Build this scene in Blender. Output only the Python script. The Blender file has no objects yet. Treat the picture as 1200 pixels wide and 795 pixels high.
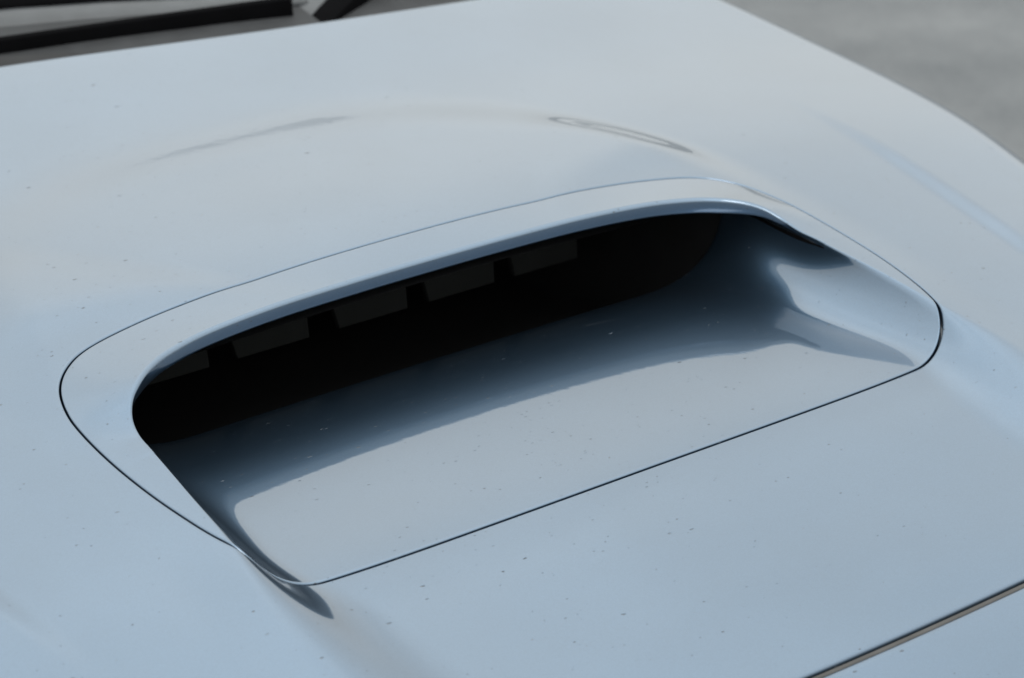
import bpy, bmesh, math, random
import numpy as np

# ---------------------------------------------------------------- camera, sky, sun, exposure
SC = bpy.context.scene
H0 = 0.95                      # height of the middle of the scoop above the ground; car: +X its left, +Y its rear
CAM = dict(loc=(-1.0094, -1.3955, 0.8025 + H0), yaw=36.3, pitch=25.3, lens=90.0, focus=1.80, fstop=9.0)
SUN = dict(elev=60.0, azim=205.0, strength=0.5, angle=24.0)
SKY = dict(strength=0.15, sat=0.25, dust=2.0, cloud=9.0, cover=0.96)
EXPOSURE = 0.95

cam_d = bpy.data.cameras.new('camera'); cam = bpy.data.objects.new('camera', cam_d)
SC.collection.objects.link(cam); SC.camera = cam
cam.location = CAM['loc']
cam.rotation_euler = (math.radians(90 - CAM['pitch']), 0, math.radians(-CAM['yaw']))
cam_d.lens = CAM['lens']; cam_d.sensor_width = 36.0; cam_d.clip_start = 0.05; cam_d.clip_end = 500
cam_d.dof.use_dof = True; cam_d.dof.focus_distance = CAM['focus']; cam_d.dof.aperture_fstop = CAM['fstop']

W = bpy.data.worlds.new('World'); SC.world = W; W.use_nodes = True
nt = W.node_tree; nt.nodes.clear()
sky = nt.nodes.new('ShaderNodeTexSky'); sky.sky_type = 'NISHITA'; sky.sun_disc = False
sky.sun_elevation = math.radians(SUN['elev']); sky.sun_rotation = math.radians(SUN['azim'])
sky.air_density = 1.0; sky.dust_density = SKY['dust']; sky.ozone_density = 1.0
hsv = nt.nodes.new('ShaderNodeHueSaturation'); hsv.inputs['Saturation'].default_value = SKY['sat']
bg = nt.nodes.new('ShaderNodeBackground'); bg.inputs['Strength'].default_value = SKY['strength']
wo = nt.nodes.new('ShaderNodeOutputWorld')
nt.links.new(sky.outputs[0], hsv.inputs['Color'])
# closed cloud deck in front of the blue: dimmer towards the horizon as overcast skies are, the same in every direction
wtc = nt.nodes.new('ShaderNodeTexCoord'); sep = nt.nodes.new('ShaderNodeSeparateXYZ')
cie = nt.nodes.new('ShaderNodeMapRange'); cie.inputs[1].default_value = 0.0; cie.inputs[2].default_value = 1.0
cie.inputs[3].default_value = SKY['cloud'] * 0.32; cie.inputs[4].default_value = SKY['cloud']
tint = nt.nodes.new('ShaderNodeVectorMath'); tint.operation = 'SCALE'; tint.inputs[0].default_value = (0.962, 1.0, 0.985)
cmix = nt.nodes.new('ShaderNodeMix'); cmix.data_type = 'RGBA'; cmix.inputs['Factor'].default_value = SKY['cover']
nt.links.new(wtc.outputs['Generated'], sep.inputs[0]); nt.links.new(sep.outputs['Z'], cie.inputs[0])
cn = nt.nodes.new('ShaderNodeTexNoise'); cn.inputs['Scale'].default_value = 2.2; cn.inputs['Detail'].default_value = 3.0
cv = nt.nodes.new('ShaderNodeMapRange'); cv.inputs[1].default_value = 0.3; cv.inputs[2].default_value = 0.7
cv.inputs[3].default_value = 0.88; cv.inputs[4].default_value = 1.12
cm = nt.nodes.new('ShaderNodeMath'); cm.operation = 'MULTIPLY'
nt.links.new(wtc.outputs['Generated'], cn.inputs['Vector']); nt.links.new(cn.outputs['Fac'], cv.inputs[0])
nt.links.new(cie.outputs[0], cm.inputs[0]); nt.links.new(cv.outputs[0], cm.inputs[1])
nt.links.new(cm.outputs[0], tint.inputs['Scale'])
nt.links.new(hsv.outputs[0], cmix.inputs[6]); nt.links.new(tint.outputs[0], cmix.inputs[7])
nt.links.new(cmix.outputs[2], bg.inputs['Color'])
nt.links.new(bg.outputs[0], wo.inputs['Surface'])

sun_d = bpy.data.lights.new('sun', 'SUN'); sun = bpy.data.objects.new('sun', sun_d); SC.collection.objects.link(sun)
sun_d.energy = SUN['strength']; sun_d.angle = math.radians(SUN['angle']); sun_d.color = (1.0, 0.97, 0.93)
sun.rotation_euler = (math.radians(90 - SUN['elev']), 0, math.radians(180 - SUN['azim']))

SC.view_settings.view_transform = 'Standard'; SC.view_settings.look = 'None'
SC.view_settings.exposure = EXPOSURE; SC.view_settings.gamma = 1.0; SC.view_settings.use_curve_mapping = False

# ---------------------------------------------------------------- materials
def mat(name):
    m = bpy.data.materials.new(name); m.use_nodes = True
    t = m.node_tree; b = t.nodes['Principled BSDF']
    return m, t, b
def N(t, kind, **kw):
    n = t.nodes.new(kind)
    for k, v in kw.items(): setattr(n, k, v)
    return n
def math_node(t, op, a=None, b=None, clamp=False):
    n = N(t, 'ShaderNodeMath', operation=op); n.use_clamp = clamp
    for i, v in enumerate((a, b)):
        if v is None: continue
        if isinstance(v, (int, float)): n.inputs[i].default_value = v
        else: t.links.new(v, n.inputs[i])
    return n.outputs[0]

PAINT = dict(base=(0.068, 0.115, 0.174), metallic=0.94, rough=0.31, coat_rough=0.02)
def make_paint():
    m, t, b = mat('silver_blue_metallic_paint')
    tc = N(t, 'ShaderNodeTexCoord')
    # slow mottling of the film of dust
    n1 = N(t, 'ShaderNodeTexNoise'); n1.inputs['Scale'].default_value = 9.0; n1.inputs['Detail'].default_value = 5.0
    t.links.new(tc.outputs['Object'], n1.inputs['Vector'])
    dust = N(t, 'ShaderNodeMapRange'); dust.inputs[1].default_value = 0.35; dust.inputs[2].default_value = 0.75
    dust.inputs[3].default_value = 0.96; dust.inputs[4].default_value = 1.05
    t.links.new(n1.outputs['Fac'], dust.inputs[0])
    # metal flake
    fl = N(t, 'ShaderNodeTexVoronoi'); fl.inputs['Scale'].default_value = 1500.0
    t.links.new(tc.outputs['Object'], fl.inputs['Vector'])
    flr = N(t, 'ShaderNodeSeparateColor'); t.links.new(fl.outputs['Color'], flr.inputs[0])
    flv = N(t, 'ShaderNodeMapRange'); flv.inputs[3].default_value = 0.95; flv.inputs[4].default_value = 1.05
    t.links.new(flr.outputs[0], flv.inputs[0])
    base = N(t, 'ShaderNodeVectorMath', operation='SCALE'); base.inputs[0].default_value = PAINT['base']
    t.links.new(math_node(t, 'MULTIPLY', dust.outputs[0], flv.outputs[0]), base.inputs['Scale'])
    # specks: dried drops, flies, stone chips; scattered cells of two sizes, stretched across the car
    dn = N(t, 'ShaderNodeTexNoise'); dn.inputs['Scale'].default_value = 4.0; dn.inputs['Detail'].default_value = 2.0
    t.links.new(tc.outputs['Object'], dn.inputs['Vector'])
    dens = N(t, 'ShaderNodeMapRange'); dens.inputs[1].default_value = 0.38; dens.inputs[2].default_value = 0.62
    dens.inputs[3].default_value = 0.5; dens.inputs[4].default_value = 1.0
    t.links.new(dn.outputs['Fac'], dens.inputs[0])
    def specks(scale, keep, rmin, rmax, seed):
        mp = N(t, 'ShaderNodeMapping'); mp.inputs['Scale'].default_value = (scale * 0.5, scale, scale)
        mp.inputs['Location'].default_value = (seed, seed * 1.7, 0.3); mp.inputs['Rotation'].default_value = (0, 0, 0.5)
        t.links.new(tc.outputs['Object'], mp.inputs['Vector'])
        nz = N(t, 'ShaderNodeTexNoise'); nz.inputs['Scale'].default_value = 9.0; t.links.new(mp.outputs[0], nz.inputs['Vector'])
        sc = N(t, 'ShaderNodeVectorMath', operation='SCALE'); sc.inputs['Scale'].default_value = 0.12
        t.links.new(nz.outputs['Color'], sc.inputs[0])
        ad = N(t, 'ShaderNodeVectorMath', operation='ADD'); t.links.new(mp.outputs[0], ad.inputs[0]); t.links.new(sc.outputs[0], ad.inputs[1])
        v = N(t, 'ShaderNodeTexVoronoi'); v.voronoi_dimensions = '3D'; v.inputs['Scale'].default_value = 1.0; v.inputs['Randomness'].default_value = 0.9
        t.links.new(ad.outputs[0], v.inputs['Vector'])
        s = N(t, 'ShaderNodeSeparateColor'); t.links.new(v.outputs['Color'], s.inputs[0])
        on = math_node(t, 'LESS_THAN', s.outputs[0], math_node(t, 'MULTIPLY', dens.outputs[0], keep))
        r = N(t, 'ShaderNodeMapRange'); r.inputs[3].default_value = rmin; r.inputs[4].default_value = rmax
        t.links.new(math_node(t, 'POWER', s.outputs[1], 3.0), r.inputs[0])
        d = math_node(t, 'DIVIDE', v.outputs['Distance'], r.outputs[0])
        f = N(t, 'ShaderNodeMapRange'); f.inputs[1].default_value = 0.7; f.inputs[2].default_value = 1.0
        f.inputs[3].default_value = 1.0; f.inputs[4].default_value = 0.0
        t.links.new(d, f.inputs[0])
        fade = N(t, 'ShaderNodeMapRange'); fade.inputs[3].default_value = 0.1; fade.inputs[4].default_value = 1.0
        t.links.new(s.outputs[2], fade.inputs[0])
        return math_node(t, 'MULTIPLY', math_node(t, 'MULTIPLY', f.outputs[0], on), fade.outputs[0])
    sp = math_node(t, 'MAXIMUM', specks(105.0, 1.0, 0.05, 0.12, 3.1), specks(210.0, 1.0, 0.06, 0.14, 7.7))
    mix = N(t, 'ShaderNodeMix', data_type='RGBA')
    t.links.new(sp, mix.inputs['Factor']); t.links.new(base.outputs[0], mix.inputs[6]); mix.inputs[7].default_value = (0.02, 0.022, 0.024, 1)
    t.links.new(mix.outputs[2], b.inputs['Base Color'])
    inv = math_node(t, 'SUBTRACT', 1.0, sp)
    t.links.new(math_node(t, 'MULTIPLY', inv, PAINT['metallic']), b.inputs['Metallic'])
    t.links.new(inv, b.inputs['Coat Weight'])
    b.inputs['Roughness'].default_value = PAINT['rough']
    b.inputs['Coat Roughness'].default_value = PAINT['coat_rough']; b.inputs['Coat IOR'].default_value = 1.8
    # orange peel so the mirror lines are not perfectly clean
    op = N(t, 'ShaderNodeTexNoise'); op.inputs['Scale'].default_value = 140.0; op.inputs['Detail'].default_value = 1.0
    t.links.new(tc.outputs['Object'], op.inputs['Vector'])
    h = math_node(t, 'ADD', math_node(t, 'MULTIPLY', op.outputs['Fac'], 0.02), math_node(t, 'MULTIPLY', sp, 0.6))
    bp = N(t, 'ShaderNodeBump'); bp.inputs['Strength'].default_value = 1.0; bp.inputs['Distance'].default_value = 0.0006
    t.links.new(h, bp.inputs['Height']); t.links.new(bp.outputs[0], b.inputs['Coat Normal'])
    return m

def make_plastic(name, col, rough, spec=0.4, bump=0.0, mottling=0.15, scale=40.0):
    m, t, b = mat(name)
    tc = N(t, 'ShaderNodeTexCoord')
    n1 = N(t, 'ShaderNodeTexNoise'); n1.inputs['Scale'].default_value = scale; n1.inputs['Detail'].default_value = 6.0
    t.links.new(tc.outputs['Object'], n1.inputs['Vector'])
    mr = N(t, 'ShaderNodeMapRange'); mr.inputs[1].default_value = 0.3; mr.inputs[2].default_value = 0.7
    mr.inputs[3].default_value = 1 - mottling; mr.inputs[4].default_value = 1 + mottling
    t.links.new(n1.outputs['Fac'], mr.inputs[0])
    s = N(t, 'ShaderNodeVectorMath', operation='SCALE'); s.inputs[0].default_value = col
    t.links.new(mr.outputs[0], s.inputs['Scale']); t.links.new(s.outputs[0], b.inputs['Base Color'])
    b.inputs['Roughness'].default_value = rough; b.inputs['Specular IOR Level'].default_value = spec
    if bump:
        n2 = N(t, 'ShaderNodeTexNoise'); n2.inputs['Scale'].default_value = 900.0
        t.links.new(tc.outputs['Object'], n2.inputs['Vector'])
        bp = N(t, 'ShaderNodeBump'); bp.inputs['Distance'].default_value = bump
        t.links.new(n2.outputs['Fac'], bp.inputs['Height']); t.links.new(bp.outputs[0], b.inputs['Normal'])
    return m

def make_ground():
    m, t, b = mat('worn_grey_tarmac')
    tc = N(t, 'ShaderNodeTexCoord')
    big = N(t, 'ShaderNodeTexNoise'); big.inputs['Scale'].default_value = 3.2; big.inputs['Detail'].default_value = 8.0; big.inputs['Roughness'].default_value = 0.65
    fine = N(t, 'ShaderNodeTexNoise'); fine.inputs['Scale'].default_value = 70.0; fine.inputs['Detail'].default_value = 4.0
    for n in (big, fine): t.links.new(tc.outputs['Object'], n.inputs['Vector'])
    r = N(t, 'ShaderNodeValToRGB'); r.color_ramp.elements[0].position = 0.36; r.color_ramp.elements[1].position = 0.68
    r.color_ramp.elements[0].color = (0.072, 0.077, 0.082, 1); r.color_ramp.elements[1].color = (0.128, 0.133, 0.137, 1)
    t.links.new(math_node(t, 'ADD', math_node(t, 'MULTIPLY', big.outputs['Fac'], 0.7), math_node(t, 'MULTIPLY', fine.outputs['Fac'], 0.3)), r.inputs[0])
    t.links.new(r.outputs[0], b.inputs['Base Color']); b.inputs['Roughness'].default_value = 0.85
    bp = N(t, 'ShaderNodeBump'); bp.inputs['Distance'].default_value = 0.004
    t.links.new(fine.outputs['Fac'], bp.inputs['Height']); t.links.new(bp.outputs[0], b.inputs['Normal'])
    return m

def make_glass():
    m, t, b = mat('tinted_windscreen_glass')
    tc = N(t, 'ShaderNodeTexCoord')
    n1 = N(t, 'ShaderNodeTexNoise'); n1.inputs['Scale'].default_value = 14.0
    t.links.new(tc.outputs['Object'], n1.inputs['Vector'])
    mr = N(t, 'ShaderNodeMapRange'); mr.inputs[3].default_value = 0.02; mr.inputs[4].default_value = 0.06
    t.links.new(n1.outputs['Fac'], mr.inputs[0]); t.links.new(mr.outputs[0], b.inputs['Roughness'])
    b.inputs['Base Color'].default_value = (0.012, 0.014, 0.015, 1); b.inputs['IOR'].default_value = 1.5
    return m

PAINT_M = make_paint()
BLACK_M = make_plastic('black_duct_plastic', (0.006, 0.006, 0.0065), 0.7, 0.2)
GREY_M = make_plastic('dark_grey_grille_plastic', (0.009, 0.0095, 0.009), 0.8, 0.2)
RUBBER_M = make_plastic('weathered_grey_rubber', (0.07, 0.068, 0.066), 0.8, 0.2)
COWL_M = make_plastic('faded_grey_cowl_plastic', (0.026, 0.027, 0.029), 0.7, 0.25, 0.0002, 0.22, 25.0)
ARM_M = make_plastic('satin_wiper_metal', (0.043, 0.046, 0.05), 0.45, 0.5)
WIPER_M = make_plastic('black_wiper_rubber', (0.002, 0.002, 0.0024), 0.9, 0.03)
GROUND_M = make_ground(); GLASS_M = make_glass()

# ---------------------------------------------------------------- the shapes of the panels (pure functions of plan position)
#SHAPES
def spline(xs, ys):
    xs = np.array(xs, float); ys = np.array(ys, float); n = len(xs); h = np.diff(xs)
    A = np.zeros((n, n)); r = np.zeros(n); A[0, 0] = A[-1, -1] = 1
    for i in range(1, n - 1):
        A[i, i-1] = h[i-1]; A[i, i] = 2 * (h[i-1] + h[i]); A[i, i+1] = h[i]
        r[i] = 6 * ((ys[i+1] - ys[i]) / h[i] - (ys[i] - ys[i-1]) / h[i-1])
    M = np.linalg.solve(A, r)
    def f(x):
        x = np.asarray(x, float); i = np.clip(np.searchsorted(xs, x) - 1, 0, n - 2)
        d = x - xs[i]; e = xs[i+1] - x; hh = h[i]
        inside = (M[i] * e**3 + M[i+1] * d**3) / (6 * hh) + (ys[i] / hh - M[i] * hh / 6) * e + (ys[i+1] / hh - M[i+1] * hh / 6) * d
        return inside
    return f
def sstep(t):
    t = np.clip(t, 0, 1); return t * t * t * (t * (6 * t - 15) + 10)

P_mid = spline([-.75, -.62, -.5, -.4, -.3, -.2, -.1, 0, .134, .3, .43, .55, .66, .75], [-.24, -.152, -.092, -.058, -.033, -.0135, .0, .0085, .0172, .0170, .0155, .021, .029, .034])
F_mid = spline([-.75, -.62, -.5, -.4, -.3, -.18, -.1, -.035, .0, .03, .06, .083, .2, .4], [-.255, -.163, -.104, -.0690, -.0527, -.0405, -.0420, -.0440, -.0453, -.0480, -.0535, -.0605, -.10, -.17])
X_roll = spline([-.8, -.4, -.1, .05, .15, .25, .38, .5, .8], [.48, .52, .553, .592, .626, .657, .686, .696, .66])

def crease(x, y):          # the long style line on each side of the bonnet
    ax = np.abs(x); xc = .482 + .17 * (y - .03)
    amp = .0040 * sstep((.32 - y) / .3) * sstep((y + .24) / .2)
    return amp * sstep((ax - xc) / .026 + .5)
def bulge(x, y):
    ax = np.abs(x); q = np.clip((y + .1) / .53, 0, None)
    r = ((ax / .345) ** 3.0 + q ** 3.0) ** (1 / 3.0)
    hb0 = .0025 + .0037 * sstep((y + .06) / .2)
    side = (ax / .345) ** 3 / np.maximum(r, 1e-6) ** 3
    w = .28 - .06 * sstep((side - .36) / .3)
    hb = hb0 + .0026 * sstep((y - .06) / .12) * sstep((side - .36) / .3)
    hb = hb + .0035 * sstep((y - .12) / .08) * sstep((.36 - y) / .14) * sstep((side - .5) / .35)
    top = .006 * sstep((y + .04) / .12) * sstep((.42 - y) / .30) * np.clip(1 - (ax / .31) ** 2, 0, 1) ** 1.5
    return hb * sstep((1 - r) / w + .38) + top
def U(x, y):
    ax = np.abs(x)
    z = P_mid(y) - .10 * x * x + bulge(x, y) + crease(x, y)
    q = np.clip(ax - X_roll(y), 0, None)
    return z - 9.0 * q * q
def floor_z(x, y): return F_mid(y) - .03 * x * x
def smin(a, b, k):
    h = np.clip(k - np.abs(a - b), 0, None) / k; return np.minimum(a, b) - h * h * k / 4
def smax(a, b, k): return -smin(-a, -b, k)
def X_lip(y): return .3018 + .085 * smin(-.02 - y, .105 + 0 * y, .05) - .010 * sstep((-.2 - y) / .2)
def channel(x, y):         # shoulder, side wall that is steep at the top and sweeps out into the floor
    u = U(x, y); f = floor_z(x, y)
    D = np.clip(u - f, .002, None)
    b = sstep((-.105 - y) / .155); L = 1.18 * D * (1 - b) + .064 * b
    p = 2.8 - .6 * sstep((-.05 - y) / .13); e = 1 - .60 * (1 - sstep((.02 - y) / .135))
    d = X_lip(y) - np.abs(x); q = np.clip(d / L, None, 1)
    g = np.where(q < 0, (p + 7 * (1 - e)) * q, np.clip(1 - (1 - np.clip(q, 0, 1)) ** p, 0, 1) ** e)
    return smin(u, u - D * g, .0045 + .009 * sstep((-.10 - y) / .12))
def Z(x, y):               # bonnet top with the sunken channel in front of the intake
    u = U(x, y)
    return u + (channel(x, y) - u) * sstep((.06 - y) / .03)

def catmull(P, per=24):
    P = np.array(P, float); out = []
    for i in range(1, len(P) - 2):
        p0, p1, p2, p3 = P[i-1], P[i], P[i+1], P[i+2]
        for s in np.linspace(0, 1, per, endpoint=False):
            out.append(.5 * ((2*p1) + (-p0+p2)*s + (2*p0-5*p1+4*p2-p3)*s*s + (-p0+3*p1-3*p2+p3)*s**3))
    out.append(P[-2]); return np.array(out)
# right half of the outline of the scoop panel, from the front centre round to the rear centre
O_ctrl = [(-.1, -.1815), (0, -.182), (.1, -.1818), (.19, -.1805), (.245, -.178), (.275, -.1745), (.296, -.167), (.309, -.154), (.317, -.133), (.323, -.104),
          (.328, -.066), (.3305, -.022), (.330, .02), (.3265, .05), (.317, .078), (.301, .098), (.278, .1115), (.24, .1195), (.19, .1238), (.1, .1258), (0, .1255), (-.1, .1258)]
O_half = catmull(O_ctrl)
YC = -.03
def half_normals(H):
    t = np.gradient(H, axis=0); t /= np.hypot(t[:, 0], t[:, 1])[:, None]
    return np.c_[t[:, 1], -t[:, 0]]            # outward on the right half
def gap_w(): return .0011 + .0011 * np.clip(-half_normals(O_half)[:, 1:2], 0, 1) ** 2
def offset_half(d):
    q = O_half + half_normals(O_half) * d; q[0, 0] = q[-1, 0] = 0; return q
def resample(P, n, a=0.0, b=1.0):
    s = np.r_[0, np.cumsum(np.hypot(*np.diff(P, axis=0).T))]
    u = (a + (b - a) * np.linspace(0, 1, n)) * s[-1]
    return np.c_[np.interp(u, s, P[:, 0]), np.interp(u, s, P[:, 1])]
def Y_rear(x): return np.interp(x, [-.75, -.4, -.073, .088, .268, .422, .75], [.73, .705, .668, .640, .624, .626, .64])
Y_rear_s = spline([-.75, -.4, -.073, .088, .268, .422, .75], [.73, .705, .668, .640, .624, .626, .655])
def Y_front(x): return -.4085 + .12 * x * x
X_side = .79
#END_SHAPES

# ---------------------------------------------------------------- mesh helpers
def link(o, parent=None):
    SC.collection.objects.link(o); o.parent = parent; return o
def mesh_obj(name, verts, faces, material, parent=None, merge=0.0, smooth=True, flip=False, bevel=0.0):
    me = bpy.data.meshes.new(name); me.from_pydata([tuple(map(float, v)) for v in verts], [], [tuple(map(int, f)) for f in faces])
    bm = bmesh.new(); bm.from_mesh(me)
    if merge: bmesh.ops.remove_doubles(bm, verts=bm.verts, dist=merge)
    bmesh.ops.recalc_face_normals(bm, faces=bm.faces)
    if bevel:
        bmesh.ops.bevel(bm, geom=[e for e in bm.edges if e.is_manifold and e.calc_face_angle(0) > .4], offset=bevel, segments=3, profile=.5, affect='EDGES')
    for f in bm.faces: f.smooth = smooth
    bm.to_mesh(me); bm.free(); me.materials.append(material)
    return link(bpy.data.objects.new(name, me), parent)
def grid_faces(r, c, base=0, closed=False):
    out = []
    for i in range(r - 1):
        for j in range(c if closed else c - 1):
            j2 = (j + 1) % c
            out.append((base + i*c + j, base + i*c + j2, base + (i+1)*c + j2, base + (i+1)*c + j))
    return out
class MB:
    def __init__(s): s.v = []; s.f = []
    def grid(s, A, closed=False):
        A = np.asarray(A, float); r, c, _ = A.shape; b = len(s.v)
        s.v.extend(A.reshape(-1, 3)); s.f.extend(grid_faces(r, c, b, closed))
    def box(s, x0, x1, y0, y1, z0, z1):
        b = len(s.v)
        s.v.extend([(x0,y0,z0),(x1,y0,z0),(x1,y1,z0),(x0,y1,z0),(x0,y0,z1),(x1,y0,z1),(x1,y1,z1),(x0,y1,z1)])
        s.f.extend([tuple(b+i for i in q) for q in ((0,3,2,1),(4,5,6,7),(0,1,5,4),(1,2,6,5),(2,3,7,6),(3,0,4,7))])
    def prism(s, path, prof):      # closed cross-section swept along a list of frames (point, side, up)
        R = []
        for (p, a, u, k) in path:
            R.append([np.array(p) + k * (q[0] * np.array(a) + q[1] * np.array(u)) for q in prof])
        b = len(s.v); n = len(prof); s.grid(np.array(R), closed=True)
        s.f.append(tuple(range(b, b + n))); e = b + (len(path) - 1) * n; s.f.append(tuple(range(e + n - 1, e - 1, -1)))
    def build(s, name, m, parent=None, **k): return mesh_obj(name, s.v, s.f, m, parent, **k)

# ---------------------------------------------------------------- the ground
g = MB(); g.grid([[(-60, -60, 0), (60, -60, 0)], [(-60, 60, 0), (60, 60, 0)]])
ground = g.build('ground', GROUND_M, smooth=False); ground['kind'] = 'structure'

# ---------------------------------------------------------------- the car
car = bpy.data.objects.new('car', None); link(car); car.location = (0, 0, H0)
car['label'] = 'silver blue car bonnet with a wide air scoop, wipers behind it'; car['category'] = 'car'

# --- bonnet
def make_bonnet():
    right = resample(offset_half(gap_w() + .0013), 451)
    loop = np.vstack([right, (right * [-1, 1])[::-1][1:-1]])            # front centre -> right -> rear -> left
    xs = np.linspace(-X_side, X_side, 600); ys = np.linspace(0, 1, 300)[1:-1]
    fr = np.c_[xs, Y_front(xs)]; re = np.c_[xs, Y_rear_s(xs)]
    sr = np.c_[np.full(298, X_side), fr[-1, 1] + (re[-1, 1] - fr[-1, 1]) * ys]
    sl = np.c_[np.full(298, -X_side), fr[0, 1] + (re[0, 1] - fr[0, 1]) * ys]
    H = np.vstack([fr, sr, re[::-1], sl[::-1]])
    ang = np.arctan2(H[:, 0], -H[:, 1]); rad = np.hypot(H[:, 0], H[:, 1]); o = np.argsort(ang); ang, rad = ang[o], rad[o]
    la = np.arctan2(loop[:, 0], -loop[:, 1])
    R = np.interp(la, ang, rad, period=2 * np.pi); outer = np.c_[R * np.sin(la), -R * np.cos(la)]
    u = np.linspace(0, 1, 190) ** 1.12
    rows = []
    # rolled inner edge
    G_ = gap_w()
    def edge(off, dz):
        r = resample(offset_half(off), 451); l = np.vstack([r, (r * [-1, 1])[::-1][1:-1]])
        return np.c_[l, Z(l[:, 0], l[:, 1]) - dz]
    for off, dz in ((G_ + .0002, .016), (G_, .0014), (G_ + .00015, .0008), (G_ + .0005, .00025)): rows.append(edge(off, dz))
    for k in u:
        p = loop * (1 - k) + outer * k
        rows.append(np.c_[p, Z(p[:, 0], p[:, 1])])
    c = outer / np.hypot(outer[:, 0], outer[:, 1])[:, None]
    zo = Z(outer[:, 0], outer[:, 1])
    for off, dz in ((.0012, .0003), (.0022, .0013), (.0025, .0028), (.0024, .022)): rows.append(np.c_[outer + c * off, zo - dz])
    m = MB(); m.grid(np.array(rows), closed=True)
    b = m.build('bonnet', PAINT_M, car); b['label'] = 'silver blue bonnet with raised bulge, peppered with small dirt specks'
    return b
bonnet = make_bonnet()

# --- scoop panel let into the bonnet
def make_scoop():
    Oin = offset_half(-.0012)
    # split the half outline: front | corner | side | yc | rear
    ic = np.argmin(np.hypot(Oin[:, 0] - .302, Oin[:, 1] + .161)); iy = np.argmin(np.abs(Oin[:, 1] - YC) + (Oin[:, 0] < .2) * 9)
    Oin[iy, 1] = YC
    front, side, rear = Oin[:ic+1], Oin[ic:iy+1], Oin[iy:]
    m = MB()
    # P1: open channel and its shoulders
    A0 = .90                                                                 # column that follows the lip
    half = np.r_[np.linspace(0, .70, 60), np.linspace(.70, .86, 50)[1:], np.linspace(.86, .925, 61)[1:], np.linspace(.925, 1, 26)[1:]]
    s = np.r_[-half[::-1], half[1:]]; nc, nr = len(s), 90
    fl = np.r_[0, np.cumsum(np.hypot(*np.diff(front, axis=0).T))]; fl /= fl[-1]
    fx = np.interp(np.abs(s), fl, front[:, 0]) * np.sign(s); fy = np.interp(np.abs(s), fl, front[:, 1])
    sd = resample(side, nr)
    rx = s * side[-1, 0]
    G = np.zeros((nr, nc, 3))
    for j in range(nr):
        v = j / (nr - 1); a = (s + 1) / 2
        L = sd[j] * [-1, 1]; R = sd[j]
        x = (1-v)*fx + v*rx + (1-a)*L[0] + a*R[0] - ((1-v)*((1-a)*fx[0] + a*fx[-1]) + v*((1-a)*rx[0] + a*rx[-1]))
        y = (1-v)*fy + v*YC + (1-a)*L[1] + a*R[1] - ((1-v)*((1-a)*fy[0] + a*fy[-1]) + v*YC)
        lx = min(float(X_lip(R[1])), .955 * R[0]); a_ = np.clip(np.abs(x) / R[0], 0, 1)
        xw = np.where(a_ < A0, a_ / A0 * lx, lx + (a_ - A0) / (1 - A0) * (R[0] - lx)) * np.sign(x)
        wv = float(sstep(v / .3)); x = x * (1 - wv) + xw * wv
        G[j, :, 0] = x; G[j, :, 1] = y; G[j, :, 2] = Z(x, y)
    m.grid(G)
    # lip in plan
    w0 = float(X_lip(YC))
    # lip edge in space: rises round the corner, then runs nearly straight across
    ctrl = [(.3052, -.058, -.007), (w0, YC, float(U(w0, YC))), (.300, -.004, .002), (.296, .013, .0072), (.288, .026, .0142), (.276, .0370, .0190), (.260, .0490, .0215),
            (.238, .0598, .0232), (.2, .0700, .0248), (.14, .0768, .026), (.07, .0802, .026), (0, .081, .026), (-.07, .0802, .026)]
    lip = catmull(ctrl)
    nt_ = 150
    lr = resample(lip[:, :2], nt_); orr = resample(rear, nt_)
    s_lip = np.r_[0, np.cumsum(np.hypot(*np.diff(lip[:, :2], axis=0).T))]; lz = np.interp(np.linspace(0, s_lip[-1], nt_), s_lip, lip[:, 2])
    tg = np.gradient(lr, axis=0); tg /= np.hypot(tg[:, 0], tg[:, 1])[:, None]
    nn = np.c_[-tg[:, 1], tg[:, 0]]                                         # into the opening
    nn = np.where((nn @ np.array([0, -1]) + nn[:, 0] * -np.sign(lr[:, 0]) < 0)[:, None], -nn, nn)
    nn[0] = (-1, 0); nn[-1] = (0, -1)
    r = .0032
    e_tab = np.linspace(-.006, .06, 800); d_tab = U(w0 - e_tab, np.full(800, YC)) - Z(w0 - e_tab, np.full(800, YC)); d_tab = np.maximum.accumulate(d_tab + np.arange(800) * 1e-9)
    arc = np.linspace(0, np.pi / 2, 9)
    roll = [(-r + r*np.sin(a), r*(1 - np.cos(a))) for a in arc[1:]] + [(-.0003, .0075), (-.0009, .0112), (-.0018, .0128), (-.0035, .0138)]
    frac = np.r_[np.linspace(0, .8, 22), np.linspace(.8, 1, 12)[1:]]
    right = []
    for i in range(nt_):
        q = i / (nt_ - 1); w = 1 - sstep(q / .22)
        st = lr[i] - nn[i] * r
        kick = lz[i] - float(U(lr[i, 0], lr[i, 1]))
        col = []
        for f in frac:
            p = orr[i] * (1 - f) + st * f; col.append((p[0], p[1], float(U(p[0], p[1])) + kick * f))
        hq = .22 + .78 * float(sstep(q / .30))
        for e, d in roll:
            d = d * hq; e = e if e > -r * .5 else e
            ep = np.interp(max(d, 1e-5), d_tab, e_tab); ee = (1 - w) * e + w * ep
            p = lr[i] + nn[i] * ee; zz = float(U(lr[i, 0], lr[i, 1])) + kick - d
            col.append((p[0], p[1], zz))
        b = np.array(col[-1])
        for dy in (.01, .03, .07): col.append((b[0], b[1] + dy, b[2] - .001 + .0 * dy))
        right.append(col)
    right = np.array(right)                                                  # (t, k, 3) from right side to rear centre
    left = right[::-1] * [-1, 1, 1]
    m.grid(np.concatenate([right, left[1:]], axis=0))
    # P3: side walls and floor running back under the lip
    eB = float(np.interp(.0022, d_tab, e_tab)); xb = w0 - eB
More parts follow.
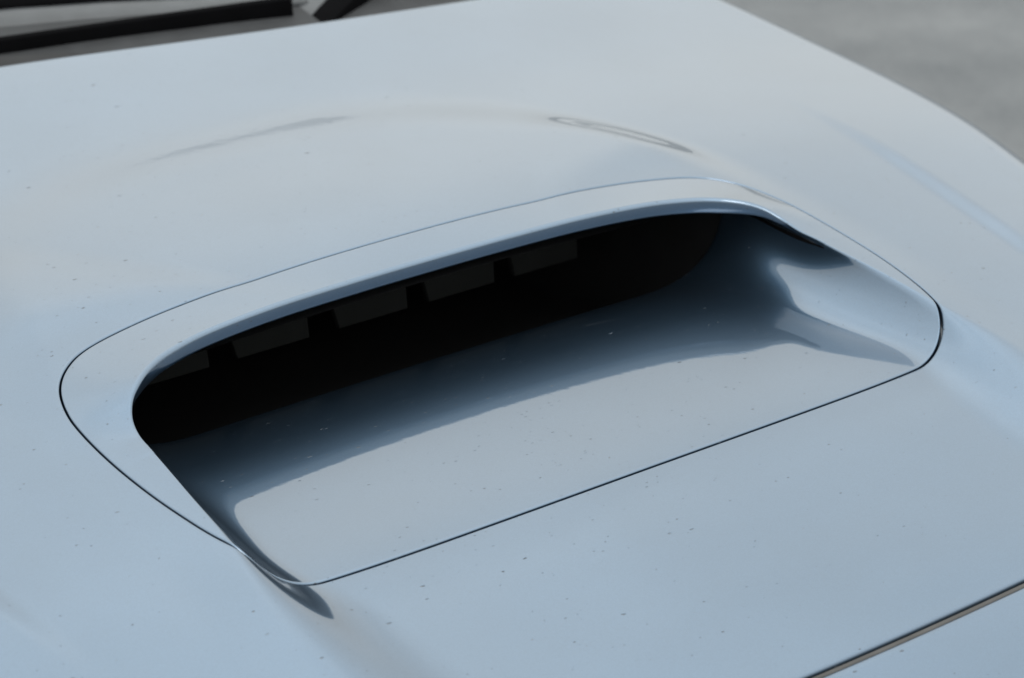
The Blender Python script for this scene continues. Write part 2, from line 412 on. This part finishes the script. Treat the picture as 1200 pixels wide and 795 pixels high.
    x3 = G[-1, :, 0]; x3 = x3[np.abs(x3) <= xb]; n3 = len(x3)               # same columns as the last row of the open part, welded to it
    ysd = np.linspace(YC, .082, 40); T = np.zeros((40, n3, 3))
    for j, y in enumerate(ysd):
        sx = x3 * ((float(X_lip(np.array(y))) - eB) / xb); yy = np.full(n3, y)
        T[j, :, 0] = sx; T[j, :, 1] = y; T[j, :, 2] = channel(sx, yy)
    lastrow = T[-1].copy()
    e1 = lastrow.copy(); e1[:, 1] += .0012; e1[:, 2] -= .0008
    e2 = lastrow.copy(); e2[:, 1] += .0014; e2[:, 2] -= .006
    m.grid(np.concatenate([T, e1[None], e2[None]], axis=0))
    # rolled rim of the panel towards the gap
    fr_r = np.c_[fx[nc//2:], fy[nc//2:]]
    half_in = np.vstack([fr_r, sd[1:], orr[1:]])
    loop = np.vstack([half_in, (half_in * [-1, 1])[::-1][1:-1]])
    nh = half_normals(half_in); nh[0] = (0, -1); nh[-1] = (0, 1)
    nl = np.vstack([nh, (nh * [-1, 1])[::-1][1:-1]])
    is_rear = loop[:, 1] > YC
    zr = np.where(is_rear, U(loop[:, 0], loop[:, 1]), Z(loop[:, 0], loop[:, 1]))
    rows = [np.c_[loop + nl * off, zr - dz] for off, dz in ((0, 0), (.0006, .00022), (.0010, .0006), (.0012, .0013), (.0011, .016))]
    m.grid(np.array(rows), closed=True)
    return m.build('air_scoop', PAINT_M, car, merge=2e-5)
scoop = make_scoop()
scoop['label'] = 'painted scoop surround and sloping intake floor set into the bonnet'

# --- black intake duct behind the painted floor
def make_duct():
    m = MB(); rows = []
    for y, fz, hw, top in ((.060, -.080, .2985, -.004), (.12, -.095, .294, .002), (.20, -.12, .285, -.005), (.34, -.125, .26, -.02)):
        sec = []
        for a in np.linspace(0, 1, 60):          # floor with round corners, left to right
            x = -hw + 2 * hw * a; c = np.clip((abs(x) - (hw - .05)) / .05, 0, 1)
            sec.append((x, y, fz + (1 - math.sqrt(max(0, 1 - c * c))) * (top - fz)))
        rows.append(sec)
    m.grid(np.array(rows))
    m.grid(np.array([[(x, .34, z) for x in np.linspace(-.27, .27, 12)] for z in (-.13, -.006)]))
    m.grid(np.array([[(x, y, .0045 - .1 * x * x) for x in np.linspace(-.29, .29, 40)] for y in np.linspace(.088, .22, 8)] + [[(x, .34, -.006 - .1 * x * x) for x in np.linspace(-.27, .27, 40)]]))
    for sg in (-1, 1):  # outer side sheets, added to block light leaking in past the duct
        m.grid(np.array([[(sg * .3075, y, z) for y in np.linspace(-.025, .34, 10)] for z in (-.12, -.007)]))
    return m.build('intake_duct', BLACK_M, scoop)
make_duct()
for k, x in enumerate((-.222, -.131, -.037, .050, .137)):
    m = MB(); b = 0
    x += .008; prof = [(x - .020, .004), (x + .004, -.063), (x + .070, -.063), (x + .058, .004)]
    m.v = [(px, .165 + .012 * (pz < 0), pz) for px, pz in prof] + [(px, .171 + .012 * (pz < 0), pz) for px, pz in prof]
    m.f = [(0,1,2,3), (7,6,5,4), (0,4,5,1), (1,5,6,2), (2,6,7,3), (3,7,4,0)]
    m.build('grille_blade', GREY_M, scoop, smooth=False, bevel=.0008)

# --- nose panel in front of the bonnet, with the rubber seal in the gap
def make_nose():
    m = MB(); xs = np.linspace(-.72, .72, 300); rows = []
    prof = [(.0002, .030), (0, .0040), (.0004, .0020), (.0015, .0006), (.0035, 0)]
    G = .0065
    for d, dz in prof:
        y = Y_front(xs) - G - d; rows.append(np.c_[xs, y, Z(xs, y) - dz])
    for d in np.linspace(.006, .28, 60):
        y = Y_front(xs) - G - d; rows.append(np.c_[xs, y, Z(xs, y)])
    d = rows[-1].copy()
    for dy, dz in ((.02, .04), (.03, .10), (.03, .25)):
        q = d.copy(); q[:, 1] -= dy; q[:, 2] -= dz; rows.append(q)
    m.grid(np.array(rows))
    return m.build('nose_panel', PAINT_M, car)
nose = make_nose()
m = MB(); xs = np.linspace(-.68, .68, 120); path = []
for x in xs:
    y = float(Y_front(x)) - .0046; z = float(Z(np.array(x), np.array(y))) - .0052
    path.append(((x, y, z), (0, 1, 0), (0, 0, 1), 1.0))
m.prism(path, [(.0026 * math.cos(a), .0036 * math.sin(a)) for a in np.linspace(0, 2 * math.pi, 12, endpoint=False)])
m.build('rubber_seal', RUBBER_M, nose)

# --- wings on both sides
for sgn in (1, -1):
    m = MB(); ys = np.linspace(-.42, .9, 90); rows = []
    x0 = X_side + .006
    for d, dz in ((0, .02), (.0004, .003), (.002, .0007)):
        rows.append(np.c_[np.full(90, x0 + d), ys, U(np.full(90, x0 + d), np.clip(ys, -.42, .7)) - dz])
    for d in np.linspace(.004, .09, 14):
        x = np.full(90, x0 + d); rows.append(np.c_[x, ys, U(x, np.clip(ys, -.42, .7))])
    last = rows[-1]
    for dx, dz in ((.02, .04), (.04, .1), (.055, .18), (.06, .28), (.055, .42), (.04, .6)):
        q = last.copy(); q[:, 0] += dx; q[:, 2] -= dz; rows.append(q)
    A = np.array(rows); A[:, :, 0] *= sgn
    m.grid(A); m.build('wing', PAINT_M, car)

# --- cowl, windscreen and wipers behind the bonnet
m = MB(); xs = np.linspace(-.74, .74, 120); rows = []
for y_off, dz in ((-.05, -.055), (.004, -.050), (.02, -.042), (.05, -.036), (.10, -.030), (.16, -.022), (.20, -.018)):
    rows.append(np.c_[xs, Y_rear_s(xs) + y_off, .030 - .09 * xs**2 + dz])
m.grid(np.array(rows)); cowl = m.build('cowl_panel', COWL_M, car)
m = MB(); xq = np.linspace(-.74, .17, 60); wq = .11 * np.clip((.17 - xq) / .25, 0, 1) ** .8
m.grid(np.array([np.c_[xq, Y_rear_s(xq) + .001 + wq * a, .030 - .09 * xq**2 - .030 + .010 * a - h] for a, h in ((0, .0), (.6, .0), (.95, .001), (1, .004), (1, .02))]))
m.build('bonnet_seal', make_plastic('dark_seal_rubber', (0.022, 0.022, 0.023), 0.8, 0.2), cowl)
m = MB(); rows = []
for k in np.linspace(0, 1, 20):
    y = Y_rear_s(xs) + .245 + .55 * k + .05 * xs**2
    rows.append(np.c_[xs, y, .020 - .09 * xs**2 + .30 * k + .04 * k * (1 - k)])
m.grid(np.array(rows)); m.build('windscreen', GLASS_M, car)
# wiper lying along the cowl: rubber-edged blade, open end to the right
wip = bpy.data.objects.new('wiper', None); link(wip, car)
def bar(name, pts, prof, material, parent, sm=True):
    m = MB(); path = []; pts = [np.array(p, float) for p in pts]
    for i, p in enumerate(pts):
        t = pts[min(i + 1, len(pts) - 1)] - pts[max(i - 1, 0)]; t /= np.linalg.norm(t)
        a = np.cross(t, (0, 0, 1)); a /= np.linalg.norm(a); u = np.cross(a, t)
        path.append((p, a, u, 1.0))
    m.prism(path, prof); return m.build(name, material, parent, bevel=.0015, smooth=sm)
bar('blade', [(-.42, .875, -.006), (-.2, .822, .001), (0, .777, .003), (.155, .752, .002), (.279, .737, -.001)],
    [(-.009, -.012), (-.010, .006), (-.003, .013), (.006, .012), (.010, -.012)], WIPER_M, wip)
m = MB(); path = []
for x, y, z, k in ((-.42, .99, .012, 1.25), (-.2, .925, .012, 1.15), (.03, .848, .010, 1.0), (.12, .817, .008, .8), (.22, .783, .004, .55), (.31, .757, -.002, .4)):
    path.append(((x, y, z), (.30, .95, .10), (0, -.10, 1), k))
m.prism(path, [(-.031, -.004), (-.027, .003), (0, .006), (.027, .004), (.031, -.004), (.02, -.012), (-.02, -.012)])
m.build('arm', ARM_M, wip)
m = MB(); path = []
for x, y, z, k in ((-.42, 1.030, .02, 1.9), (-.2, .955, .02, 1.7), (.05, .872, .016, 1.4), (.15, .835, .012, 1.0), (.25, .797, .006, .6), (.335, .766, 0, .25)):
    path.append(((x, y, z), (.30, .95, .10), (0, -.10, 1), k))
m.prism(path, [(-.016, -.02), (-.016, .004), (.016, .006), (.018, -.02)])
m.build('black_strip', WIPER_M, wip)  # tapered black strip behind the arm, no particular wiper part
wip2 = bpy.data.objects.new('wiper', None); link(wip2, car)
bar('arm', [(.262, .688, -.024), (.318, .722, -.010), (.388, .762, .004), (.51, .815, .012)],
    [(-.016, -.010), (-.014, .006), (.014, .006), (.016, -.010)], WIPER_M, wip2)
bar('pivot_cover', [(.290, .733, -.016), (.325, .756, -.006), (.40, .806, .006), (.47, .845, .01)],
    [(-.018, -.012), (-.012, .008), (.012, .008), (.018, -.012)], ARM_M, wip2)
